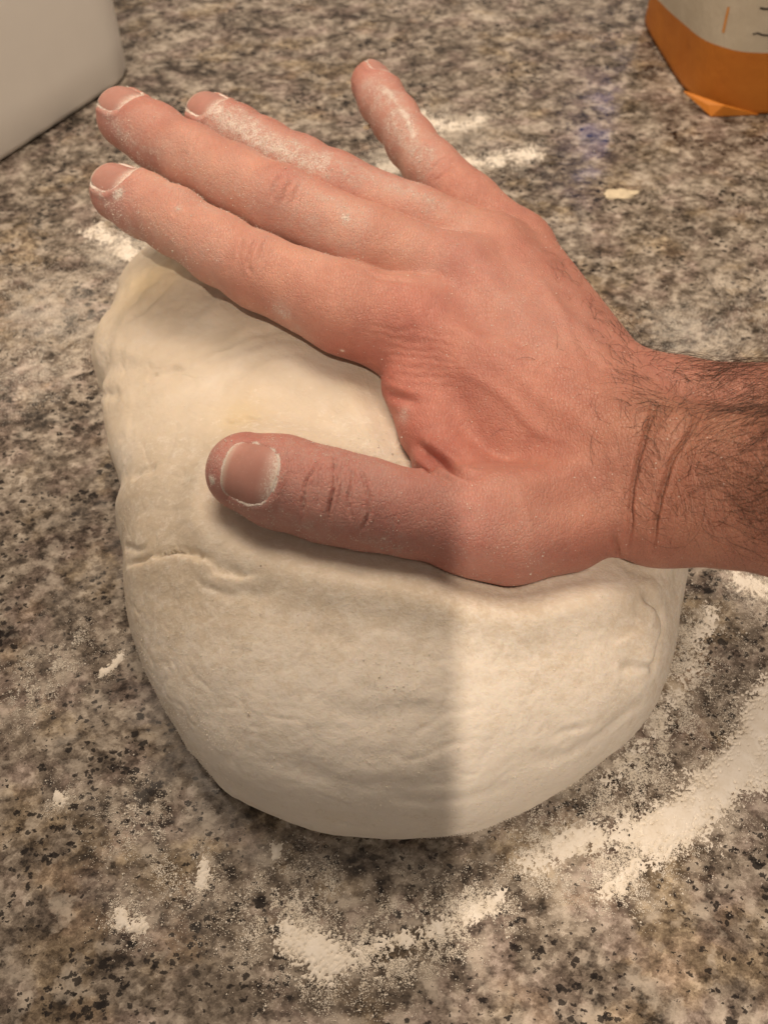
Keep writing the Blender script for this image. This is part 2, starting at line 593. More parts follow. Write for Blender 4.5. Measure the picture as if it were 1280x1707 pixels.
def cone(P, a, ra, b, rb):
    x, y, z = P
    ab = b - a
    k = 1.0 / float(ab @ ab)
    qx, qy, qz = x - np.float32(a[0]), y - np.float32(a[1]), z - np.float32(a[2])
    t = np.clip((qx * np.float32(ab[0] * k) + qy * np.float32(ab[1] * k) + qz * np.float32(ab[2] * k)), np.float32(0), np.float32(1))
    qx -= t * np.float32(ab[0])
    qy -= t * np.float32(ab[1])
    qz -= t * np.float32(ab[2])
    return np.sqrt(qx * qx + qy * qy + qz * qz) - (np.float32(ra) + t * np.float32(rb - ra))


def smin(a, b, k):
    h = np.clip(np.float32(0.5) + np.float32(0.5 / k) * (b - a), np.float32(0), np.float32(1))
    return b + (a - b) * h - np.float32(k) * h * (np.float32(1) - h)


def chain_sdf(P, ch, k=3.0):
    d = None
    for (a, ra), (b, rb) in zip(ch[:-1], ch[1:]):
        c = cone(P, a, ra, b, rb)
        d = c if d is None else smin(d, c, k)
    return d


WR = [C(1095, 688, 60, 86), C(1095, 775, 66, 90), C(1095, 850, 61, 84)]
FA = [C(1330, 700, 76, 92), C(1330, 790, 84, 96), C(1330, 872, 78, 92)]
EL = [C(1620, 700, 96, 100), C(1620, 800, 104, 104), C(1620, 900, 98, 100)]
PALM_LOW = [C(930, 700, 50, 84), C(820, 560, 50, 78)]
WEB = [C(700, 640, 58, 66), C(722, 715, 56, 54), C(745, 775, 56, 52), C(800, 830, 57, 60)]


DC = {k: C(*q) for k, q in DORSUM.items()}
FILL = [C(950, 770, 56, 74), C(850, 745, 55, 66), C(765, 700, 55, 56)]


def hand_sdf(P):
    P = np.asarray(P, np.float32)
    P = (np.ascontiguousarray(P[:, 0]), np.ascontiguousarray(P[:, 1]), np.ascontiguousarray(P[:, 2]))
    pal = None
    for k, (b, rb) in DC.items():
        c = cone(P, CH[k][0][0], CH[k][0][1], b, rb)
        pal = c if pal is None else smin(pal, c, 7.0)
    pal = smin(pal, cone(P, *PALM_LOW[0], *PALM_LOW[1]), 6.0)
    pal = smin(pal, chain_sdf(P, FILL, 3.0), 6.0)
    w = None
    for i in range(3):
        c = smin(cone(P, *WR[i], *FA[i]), cone(P, *FA[i], *EL[i]), 4.0)
        w = c if w is None else smin(w, c, 9.0)
    # wrist block between the carpals and the forearm
    for i, k in ((0, 'pinky'), (1, 'middle'), (2, 'index')):
        w = smin(w, cone(P, *DC[k], *WR[i]), 7.0)
    pal = smin(pal, w, 6.0)
    th = chain_sdf(P, CH['thumb'], 3.5)
    web = chain_sdf(P, WEB, 3.0)
    pal = smin(pal, th, 6.0)
    pal = smin(pal, web, 4.0)
    fg = None
    for k in ('index', 'middle', 'ring', 'pinky'):
        c = chain_sdf(P, CH[k], 3.0)
        fg = c if fg is None else smin(fg, c, 0.8)
    return smin(fg, pal, 4.0)


def surface_nets(sdf, lo, hi, step):
    lo, hi = np.asarray(lo, float), np.asarray(hi, float)
    B = 4
    nb = np.ceil((hi - lo) / (step * B)).astype(int)
    n = nb * B
    g = [lo[k] + (np.arange(nb[k]) + 0.5) * step * B for k in range(3)]
    G = np.stack(np.meshgrid(*g, indexing='ij'), -1).reshape(-1, 3)
    dc = sdf(G).reshape(nb)
    vol = np.repeat(np.repeat(np.repeat(dc, B, 0), B, 1), B, 2).astype(np.float32)
    near = np.argwhere(np.abs(dc) < step * B * 1.4 + 1.5)
    off = np.stack(np.meshgrid(*[np.arange(B)] * 3, indexing='ij'), -1).reshape(-1, 3)
    for s in range(0, len(near), 6000):
        idx = (near[s:s + 6000, None, :] * B + off[None]).reshape(-1, 3)
        vol[idx[:, 0], idx[:, 1], idx[:, 2]] = sdf(lo + (idx + 0.5) * step)
    ins = vol < 0
    cnt = np.zeros(tuple(n - 1), np.int8)
    for dx in (0, 1):
        for dy in (0, 1):
            for dz in (0, 1):
                cnt += ins[dx:n[0] - 1 + dx, dy:n[1] - 1 + dy, dz:n[2] - 1 + dz]
    act = (cnt > 0) & (cnt < 8)
    ci = np.argwhere(act)
    ids = np.full(act.shape, -1, np.int64)
    ids[act] = np.arange(len(ci))
    acc = np.zeros((len(ci), 3))
    num = np.zeros(len(ci))
    for ax in range(3):
        for o1 in (0, 1):
            for o2 in (0, 1):
                c0 = np.zeros(3, int)
                c0[(ax + 1) % 3], c0[(ax + 2) % 3] = o1, o2
                c1 = c0.copy()
                c1[ax] = 1
                A, Bq = ci + c0, ci + c1
                a = vol[A[:, 0], A[:, 1], A[:, 2]]
                b = vol[Bq[:, 0], Bq[:, 1], Bq[:, 2]]
                m = (a < 0) != (b < 0)
                t = np.where(m, a / np.where(m, a - b, 1), 0)
                acc[m] += (A + (Bq - A) * t[:, None])[m]
                num[m] += 1
    V = lo + (acc / num[:, None] + 0.5) * step
    quads = []
    for ax in range(3):
        sl0 = [slice(None)] * 3
        sl1 = [slice(None)] * 3
        sl0[ax], sl1[ax] = slice(0, n[ax] - 1), slice(1, n[ax])
        a, b = ins[tuple(sl0)], ins[tuple(sl1)]
        e = np.argwhere(a != b)
        u, v = (ax + 1) % 3, (ax + 2) % 3
        e = e[(e[:, u] > 0) & (e[:, v] > 0) & (e[:, u] < n[u] - 1) & (e[:, v] < n[v] - 1)]
        inside = a[e[:, 0], e[:, 1], e[:, 2]]
        du, dv = np.eye(3, dtype=int)[u], np.eye(3, dtype=int)[v]
        cs = [e - du - dv, e - dv, e, e - du]
        qd = np.stack([ids[c[:, 0], c[:, 1], c[:, 2]] for c in cs], 1)
        qd[~inside] = qd[~inside][:, ::-1]
        quads.append(qd)
    Q = np.concatenate(quads)
    return V, Q[(Q >= 0).all(1)]


def grad(sdf, P, h=0.35):
    g = np.zeros_like(P)
    for k in range(3):
        e = np.zeros(3)
        e[k] = h
        g[:, k] = sdf(P + e) - sdf(P - e)
    return g / (np.linalg.norm(g, axis=1, keepdims=True) + 1e-9)


HV, HF = surface_nets(hand_sdf, (-100, 62, 22), (150, 292, 128), 0.43)
HN = grad(hand_sdf, HV)
HV = HV - HN * hand_sdf(HV)[:, None] * 0.95
HV0 = HV.copy()
BVH = BVHTree.FromPolygons([Vector(v) for v in HV0.tolist()], HF.tolist())


def on_hand(px, py):
    hit = BVH.ray_cast(CAMP, ray(px, py))
    return np.array(hit[0]) if hit[0] is not None else at(px, py, 60)


def line_on_hand(pts, n=5):
    q = smooth_line([(*p, 0) for p in pts], n)
    return [on_hand(p[0], p[1]) for p in q]


disp = np.zeros(len(HV))
flour = np.zeros(len(HV))


def near_box(pts, r):
    P = np.array(pts)
    lo, hi = P.min(0) - r, P.max(0) + r
    return np.where(((HV0 > lo) & (HV0 < hi)).all(1))[0]


def groove(pts, depth, width, taper=True, floury=0.0, lip=0.35, wob=0.5):
    pts = line_on_hand(pts)
    ix = near_box(pts, width * 5)
    wv = np.stack([fbm(HV0[ix], 0.3, 2, s) for s in (3, 4, 5)], 1) * wob
    P = HV0[ix] + wv - HN[ix] * (wv * HN[ix]).sum(1, keepdims=True)
    d, t = poly_dist(P, pts)
    e = np.minimum(1, np.minimum(t, 1 - t) * 5 + 0.05) if taper else 1
    disp[ix] -= depth * e * np.exp(-(d / width) ** 2)
    disp[ix] += lip * depth * e * np.exp(-((d - 2.1 * width) / (1.1 * width)) ** 2)
    if floury:
        flour[ix] = np.maximum(flour[ix], floury * e * np.exp(-(d / (width * 1.6)) ** 2))


def bump_at(px, py, h, r, line=None):
    pts = line_on_hand(line) if line else [on_hand(px, py)] * 2
    ix = near_box(pts, r * 3)
    d, t = poly_dist(HV0[ix], pts)
    e = np.sin(np.clip(t, 0.0, 1) * math.pi) ** 0.5 if line else 1
    disp[ix] += h * e * np.exp(-(d / r) ** 2)


# knuckle lines of the thumb
for l, dpt in (([(530, 770), (512, 802), (506, 837), (507, 868)], 0.5), ([(556, 760), (559, 793), (551, 837), (546, 875)], 0.8),
               ([(580, 775), (588, 797), (582, 828), (588, 868)], 0.5), ([(597, 778), (613, 811), (614, 850), (603, 885)], 0.6),
               ([(540, 770), (533, 800), (530, 850)], 0.2), ([(571, 770), (571, 800), (566, 850)], 0.25)):
    groove(l, dpt * 1.7, 0.38, floury=0.5, wob=0.5, lip=0.2)
# folds of the web between thumb and index finger
groove([(640, 652), (660, 661), (685, 668), (705, 671)], 0.9, 1.2, wob=0.2)
groove([(690, 738), (719, 761), (751, 784), (799, 797)], 2.0, 1.3, wob=0.2, lip=0.4)
groove([(712, 783), (740, 796), (762, 808)], 0.8, 1.0, wob=0.2)
# dorsal wrist creases (hand bent back): a soft roll of skin with a sharp line in each valley
for l in ([(1092, 665), (1078, 710), (1066, 745), (1057, 790), (1050, 839), (1046, 915)], [(1170, 680), (1139, 731), (1119, 763), (1106, 803), (1093, 855), (1086, 928)]):
    groove(l, 0.55, 2.6, wob=0.3, lip=0.5)
    groove(l, 1.35, 0.50, wob=0.3, lip=0.15)
groove([(1022, 890), (1026, 912), (1031, 930)], 0.6, 0.6, wob=0.2)
groove([(1010, 800), (1002, 840), (1000, 880)], 0.3, 1.4, wob=0.4)
# soft hollow of the snuffbox and the tendons round it
bump_at(0, 0, -1.3, 5.5, [(880, 850), (935, 838), (990, 815)])
bump_at(0, 0, 1.0, 4.0, [(800, 800), (880, 795), (960, 780), (1030, 760)])
# extensor tendons and knuckles
for l, h in (([(720, 520), (800, 570), (900, 650), (1000, 730)], 0.9), ([(800, 460), (870, 530), (960, 620), (1030, 700)], 0.8),
             ([(840, 410), (910, 490), (990, 580), (1050, 650)], 0.7)):
    bump_at(0, 0, h, 3.2, l)
bump_at(690, 505, 1.5, 8.0)
bump_at(775, 440, 1.2, 7.0)
bump_at(835, 395, 0.9, 6.0)
bump_at(800, 530, -1.0, 6.0)
bump_at(860, 480, -0.9, 5.5)
# veins
for l in ([(900, 470), (930, 520), (960, 590), (1010, 640)], [(820, 560), (870, 590), (930, 600)], [(760, 610), (840, 660), (900, 720), (960, 740)]):
    bump_at(0, 0, 0.55, 1.6, l)
# finger joints: soft swelling and short wrinkles across the back
for px, py, h, r in ((430, 418, 0.7, 7), (470, 300, 0.7, 7), (568, 285, 0.5, 6), (300, 340, 0.3, 5), (330, 235, 0.3, 5)):
    bump_at(px, py, h, r)
for l, d_ in (([(430, 398), (420, 415), (414, 440), (424, 458)], 0.45), ([(446, 400), (438, 420), (436, 440)], 0.35), ([(408, 394), (401, 412), (398, 432)], 0.3),
              ([(470, 292), (458, 312), (452, 335)], 0.4), ([(486, 300), (477, 318), (473, 338)], 0.35), ([(502, 306), (494, 322), (490, 340)], 0.3),
              ([(305, 332), (296, 348), (292, 362)], 0.25), ([(332, 228), (322, 244), (318, 258)], 0.25),
              ([(745, 262), (728, 275), (712, 290)], 0.3), ([(758, 275), (740, 290), (724, 303)], 0.3), ([(690, 205), (676, 215)], 0.25)):
    groove(l, d_, 0.6, wob=0.5)
# wrinkles running over the index knuckle
for k in range(7):
    y0 = 540 + k * 13
    groove([(600 + 5 * k, y0), (650 + 4 * k, y0 + 8 + 3 * k), (720, y0 + 14 + 2 * k), (780, y0 + 30)], 0.11, 0.7, wob=0.9)
groove([(605, 452), (640, 468), (690, 474)], 0.5, 1.0, wob=0.4)
disp += 0.10 * fbm(HV0, 0.25, 3, 11) + 0.25 * fbm(HV0, 0.07, 2, 12)

# ---- nails: frames on the last bone of each finger
NAILS = {  # tip index in chain, roll away from the camera (deg), half width, length, set-back from the tip end
    'thumb': (0, 7.4, 14.4, 8.4, 2.0), 'index': (34, 6.4, 15.5, 3.2, 2.0), 'middle': (36, 6.6, 16.0, 3.6, 2.0), 'ring': (38, 6.2, 14.0, 3.4, 2.0), 'pinky': (66, 5.4, 13.0, 2.6, 2.0)}


def trace_in(P, n, start=14.0):
    """walk from above down to the skin along -n"""
    t = np.full(len(P), 0.0)
    Q = P + n * start
    for _ in range(40):
        Q = Q - n * (hand_sdf(Q) * 0.9)[:, None]
    return Q


nail_data = []
for f, (roll, hw, ln, back, _) in NAILS.items():
    tip, rt = CH[f][-1]
    prev = CH[f][-3][0]
    ax = (tip - prev) / np.linalg.norm(tip - prev)
    tc = np.array(CAMP) - tip
    tc = tc - ax * (tc @ ax)
    tc /= np.linalg.norm(tc)
    away = np.cross(ax, tc)
    if away @ np.array([0.3, 0.6, 0.5]) < 0:
        away = -away
    r = math.radians(roll)
    n = tc * math.cos(r) + away * math.sin(r)
    s = np.cross(n, ax)
    s /= np.linalg.norm(s)
    end = tip + ax * rt                      # very end of the finger
    c0 = end - ax * (back + ln)              # root of the nail
    # flatten the pad under the nail a little so that the plate lies in the finger
    q = HV0 - c0
    a_, b_, n_ = q @ ax, q @ s, q @ n
    vv = a_ / ln
    # outline: square-ish free edge, rounded root
    def outline(u, v, hw=hw):
        e = np.where(v < 0.5, 2.4, 3.6)
        return (np.abs(u) ** e + np.abs((v - 0.5) * 2) ** e) ** (1 / e)
    # surface distance from the nail border measured in the arc-length sense
    ang = np.arctan2(b_, np.maximum(n_ - (0), 0.01) + 0.0)
    radial = np.sqrt(b_ ** 2 + n_ ** 2)
    arc = ang * radial
    o = outline(arc / hw, vv)
    ix = (n_ > 0.5) & (a_ > -6) & (a_ < ln + rt + 2) & (radial < rt * 1.8)
    bd = (o - 1) * hw * 0.85
    ins_ = ix & (bd < 0)
    disp[ins_] -= 0.45
    fold = ix & (bd > -0.6) & (bd < 3.2) & (vv < 0.85)
    disp[fold] += 0.42 * np.exp(-((bd[fold] - 1.1) / 0.9) ** 2)
    rimn = 0.5 + 0.5 * fbm(HV0[ix], 0.35, 3, 31)
    flour[ix] = np.maximum(flour[ix], 1.35 * np.exp(-((bd[ix] - 0.1) / 0.45) ** 2) * np.clip(2.1 * rimn - 0.35, 0.1, 1.2))
    nail_data.append((f, c0, ax, s, n, hw, ln, rt))

# ---- tint: undertone of the skin by place (blood, tan, the dimmer forearm), painted as soft areas
base = np.array([0.455, 0.216, 0.176])
tint = np.tile(base, (len(HV), 1))


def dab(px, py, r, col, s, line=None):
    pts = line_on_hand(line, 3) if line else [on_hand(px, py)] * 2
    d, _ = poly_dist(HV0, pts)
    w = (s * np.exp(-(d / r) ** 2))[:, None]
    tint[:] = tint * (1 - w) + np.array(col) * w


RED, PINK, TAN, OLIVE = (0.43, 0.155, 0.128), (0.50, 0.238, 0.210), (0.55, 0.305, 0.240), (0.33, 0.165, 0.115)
dab(0, 0, 16, TAN, 0.7, [(220, 380), (430, 450), (560, 500)])
dab(0, 0, 14, TAN, 0.7, [(300, 270), (470, 350), (640, 420)])
dab(0, 0, 12, TAN, 0.5, [(450, 270), (640, 330)])
dab(0, 0, 12, TAN, 0.55, [(690, 250), (800, 350)])
dab(0, 0, 14, (0.50, 0.255, 0.20), 0.6, [(780, 600), (900, 760), (960, 800)])
for p_ in ((690, 510), (720, 300), (465, 300), (780, 445), (560, 300)):
    dab(*p_, 9, RED, 0.5)
for p_ in ((180, 335), (185, 190), (325, 200), (600, 140)):
    dab(*p_, 9, PINK, 0.8)
dab(0, 0, 10, RED, 0.75, [(560, 600), (640, 650), (690, 760), (720, 770)])
dab(0, 0, 16, (0.47, 0.235, 0.215), 0.9, [(380, 790), (540, 820), (660, 860)])
dab(0, 0, 13, RED, 0.6, [(390, 740), (500, 760)])
dab(0, 0, 15, RED, 0.55, [(640, 900), (760, 930), (900, 940), (1000, 910)])
dab(0, 0, 14, RED, 0.35, [(700, 600), (850, 680), (950, 740)])
dab(0, 0, 30, OLIVE, 0.92, [(1200, 720), (1300, 780), (1400, 820)])  # naturally browner forearm, its tint also darkened for the weaker light there
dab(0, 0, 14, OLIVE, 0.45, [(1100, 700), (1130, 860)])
dab(0, 0, 10, (0.42, 0.22, 0.17), 0.4, [(880, 850), (990, 830)])


# flour left on the skin
def dust(px, py, r, s, line=None):
    pts = line_on_hand(line, 3) if line else [on_hand(px, py)] * 2
    ix = near_box(pts, r * 3)
    d, _ = poly_dist(HV0[ix] + np.stack([fbm(HV0[ix], 0.15, 2, q) for q in (41, 42, 43)], 1) * r * 0.5, pts)
    flour[ix] = np.maximum(flour[ix], s * np.exp(-(d / r) ** 2))


dust(0, 0, 7, 0.78, [(400, 215), (470, 255), (540, 275)])
dust(430, 240, 3.5, 0.8)
dust(0, 0, 6, 0.62, [(560, 280), (640, 305), (720, 340)])
dust(365, 185, 3.5, 0.95)
dust(575, 362, 2.6, 0.85)
dust(555, 345, 6, 0.5)
dust(470, 520, 3.5, 0.75)
dust(485, 545, 6, 0.45)
dust(198, 322, 3.0, 1.05)
dust(0, 0, 3, 0.6, [(215, 225), (280, 270)])
dust(0, 0, 6, 0.45, [(190, 370), (260, 420), (330, 470)])
dust(0, 0, 5, 0.5, [(270, 300), (360, 350)])
dust(0, 0, 5, 0.65, [(655, 155), (690, 210), (700, 260)])
dust(0, 0, 5, 0.4, [(650, 250), (690, 310)])
dust(860, 500, 9, 0.40)
dust(760, 380, 8, 0.40)
dust(0, 0, 10, 0.50, [(360, 760), (450, 860), (560, 890), (640, 905)])
dust(0, 0, 8, 0.50, [(470, 740), (560, 755), (620, 780)])
dust(352, 800, 1.8, 1.1)
dust(672, 693, 2.4, 0.75)
dust(571, 585, 0.7, 1.3)
dust(0, 0, 14, 0.28, [(700, 900), (860, 890)])
dust(0, 0, 11, 0.50, [(230, 235), (300, 280), (430, 340), (560, 400)])
dust(0, 0, 10, 0.42, [(170, 320), (240, 370), (330, 420)])
dust(0, 0, 8, 0.6, [(330, 190), (400, 235), (470, 262)])
dust(0, 0, 8, 0.68, [(620, 150), (660, 200), (705, 270)])
dust(0, 0, 14, 0.40, [(350, 790), (450, 810), (600, 840)])
dust(0, 0, 5, 0.85, [(345, 172), (385, 205), (430, 235), (490, 262)])
dust(0, 0, 3, 0.9, [(642, 150), (672, 190), (690, 225)])
dust(0, 0, 4, 0.6, [(178, 175), (200, 215), (235, 255)])
dust(0, 0, 4, 0.6, [(160, 310), (190, 350), (230, 392)])
dust(0, 0, 3, 0.7, [(390, 180), (450, 222), (540, 262)])
dust(0, 0, 5, 0.6, [(500, 300), (545, 330), (600, 362)])
dust(300, 350, 1.6, 0.8)
dust(395, 300, 2.0, 0.55)
dust(0, 0, 14, 0.30, [(700, 420), (850, 480), (900, 540)])
flour[:] = np.clip(flour, 0, 1.3)

HV = HV0 + HN * disp[:, None]

person = empty("person", (100, 105, 0))
tag(person, "bare right hand and hairy forearm with floury fingers pressing into the dough", "hand")
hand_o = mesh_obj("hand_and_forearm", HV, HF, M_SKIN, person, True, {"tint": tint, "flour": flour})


vis = (HN @ np.array([0.05, -0.30, 0.95])) > -0.25
wgt = np.clip(flour, 0, 1.2) ** 2.2 * sstep(-0.15, 0.35, fbm(HV0, 0.5, 3, 51)) * vis
grains_on(HV, HN, wgt + 0.004 * vis * (HV[:, 0] < 60), 15000, np.random.default_rng(52), "flour_dusting", person, 0.05, 0.14)


# ---- nail plates
def build_nail(f, c0, ax, s, n, hw, ln, rt):
    NU, NVv = 25, 25
    V, al, fl = [], [], []
    U, W = np.meshgrid(np.linspace(-1, 1, NU), np.linspace(0, 1, NVv))
    # squircle mapping of a square grid to the outline
    u, v = U.ravel(), W.ravel() * 2 - 1
    e = np.where(v < 0, 2.4, 3.6)
    m = np.maximum(np.abs(u), np.abs(v))
    nr = (np.abs(u) ** e + np.abs(v) ** e) ** (1 / e)
    k = np.where(nr > 1e-6, m / np.maximum(nr, 1e-6), 1)
    u2, v2 = u * k, v * k
    # wrap the width round the finger
    ang = u2 * hw / (rt * 0.98)
    rr = rt * 0.98
    P = c0 + ax * ((v2 + 1) / 2 * ln)[:, None] + s * (np.sin(ang) * rr)[:, None] + n * (np.cos(ang) * rr)[:, None]
    dirn = s * np.sin(ang)[:, None] + n * np.cos(ang)[:, None]
    Q = P + dirn * 4.0
    for _ in range(30):
        Q = Q - dirn * (hand_sdf(Q) * 0.8)[:, None]
    # keep the plate straight along the finger: even out the height, lift over the pad
    hgt = ((Q - P) * dirn).sum(1)
    edge = m ** 4
    hgt = hgt * 1.0
    free = sstep(0.75, 1.0, (v2 + 1) / 2)
    up = 0.10 - 0.28 * edge * (1 - free) + 0.5 * free
    top = P + dirn * (hgt + up)[:, None]
    bot = P + dirn * (hgt + up - 0.55)[:, None]
    V = np.concatenate([top, bot])
    i = (np.arange(NVv - 1)[:, None] * NU + np.arange(NU - 1)[None]).ravel()
    F = [tuple(x) for x in np.stack([i, i + 1, i + NU + 1, i + NU], 1).tolist()]
    N0 = NU * NVv
    F += [tuple(y + N0 for y in x[::-1]) for x in F]
    ring = list(range(NU)) + [r * NU + NU - 1 for r in range(1, NVv)] + [(NVv - 1) * NU + c for c in range(NU - 2, -1, -1)] + [r * NU for r in range(NVv - 2, 0, -1)]
    for a, b in zip(ring, ring[1:] + ring[:1]):
        F.append((b, a, a + N0, b + N0))
    al = np.tile((v2 + 1) / 2, 2)
    side = np.tile(m, 2)
    fl = np.clip(0.22 + 0.75 * sstep(0.90, 1.0, side) + 0.40 * sstep(0.30, 0.05, al), 0, 1.3)
    o = mesh_obj("fingernail", V, F, M_NAIL, person, True, {"along": al, "flour": fl})
    o["label"] = {"thumb": "thumb nail", "index": "index finger nail", "middle": "middle finger nail", "ring": "ring finger nail", "pinky": "little finger nail"}[f] + " rimmed with flour"


for nd in nail_data:
    build_nail(*nd)


# ---- hair on the wrist, forearm and edge of the hand
def build_hair():
    rng = np.random.default_rng(5)
    V0, N0 = HV, HN
    px_u = []
    # density by place: forearm and wrist thick, back of the hand thin, none on fingers or the thumb
    fc = at(1300, 760, 80)
    wp, _ = poly_dist(V0, [on_hand(1060, 690), on_hand(1200, 700), on_hand(1290, 720), on_hand(1279, 745)])
    hp, _ = poly_dist(V0, [on_hand(960, 470), on_hand(1040, 570), on_hand(1080, 640)])
    hp2, _ = poly_dist(V0, [on_hand(930, 640), on_hand(1010, 720)])
    low, _ = poly_dist(V0, [on_hand(1000, 930), on_hand(1100, 940), on_hand(1280, 955)])
    den = 1.0 * np.exp(-(wp / 22) ** 2) * sstep(52, 64, V0[:, 0]) + 0.14 * np.exp(-(hp / 8) ** 2) + 0.02 * np.exp(-(hp2 / 10) ** 2)
    rim, _ = poly_dist(V0, [on_hand(1125, 622), on_hand(1200, 624), on_hand(1275, 628)])
    den += 0.7 * np.exp(-(rim / 4.5) ** 2)
    den *= sstep(4, 16, low)
    den[(N0[:, 2] < -0.5)] = 0
    den = np.minimum(den, 0.5) * (1 - 0.45 * sstep(78, 92, V0[:, 0]))
    pr = den / den.sum()
    NH = 1900
    ix = rng.choice(len(V0), NH, p=pr)
    K = 14
    pts = np.zeros((NH, K, 3))
    armdir = at(1300, 790, 78) - at(1080, 770, 62)
    armdir /= np.linalg.norm(armdir)
    hd = at(860, 480, 70) - at(1060, 680, 66)
    hd /= np.linalg.norm(hd)
    p = V0[ix]
    n = N0[ix]
    onarm = sstep(58, 74, p[:, 0])[:, None]
    swirl = on_hand(1120, 765)
    fan = p - swirl
    fan /= np.linalg.norm(fan, axis=1, keepdims=True) + 1e-6
    farw = np.exp(-(np.linalg.norm(p - swirl, axis=1) / 22) ** 2)[:, None]
    d = onarm * (armdir * 0.25 + np.array([0.15, -0.8, 0]) * 0.55 + fan * 1.1 * farw) + (1 - onarm) * (hd * 0.5 + np.array([-0.1, 0.7, 0]))
    fl = np.stack([fbm(p, 0.05, 2, s) for s in (61, 62, 63)], 1) * 0.75
    d = d + fl + rng.normal(0, 0.33, (NH, 3))
    d -= n * (d * n).sum(1, keepdims=True)
    d /= np.linalg.norm(d, axis=1, keepdims=True) + 1e-6
    ln = rng.uniform(8, 26, NH) * (0.36 + 0.64 * onarm[:, 0])
    bend = np.cross(n, d) * rng.normal(0.2, 0.8, (NH, 1))
    lift = rng.uniform(0.15, 0.45, (NH, 1))
    q = p - n * 0.3
    dirn = d + n * lift * 1.3
    for k in range(K):
        pts[:, k] = q
        st = ln[:, None] / (K - 1)
        dn = dirn / np.linalg.norm(dirn, axis=1, keepdims=True)
        q = q + dn * st
        dirn = dn + bend * 0.17 - n * lift * 0.20
    hc = bpy.data.hair_curves.new("arm_hair")
    hc.add_curves([K] * NH)
    hc.position_data.foreach_set("vector", (pts * MM).astype(np.float32).ravel())
    rad = hc.attributes.get("radius") or hc.attributes.new("radius", 'FLOAT', 'POINT')
    rr = np.tile(np.linspace(1, 0.25, K), (NH, 1)) * rng.uniform(0.020, 0.042, (NH, 1))
    rad.data.foreach_set("value", (rr * MM).astype(np.float32).ravel())
    hc.materials.append(M_HAIR)
    o = bpy.data.objects.new("arm_hair", hc)
    COL.objects.link(o)
    o.parent = person
    o.matrix_parent_inverse = person.matrix_world.inverted()


build_hair()


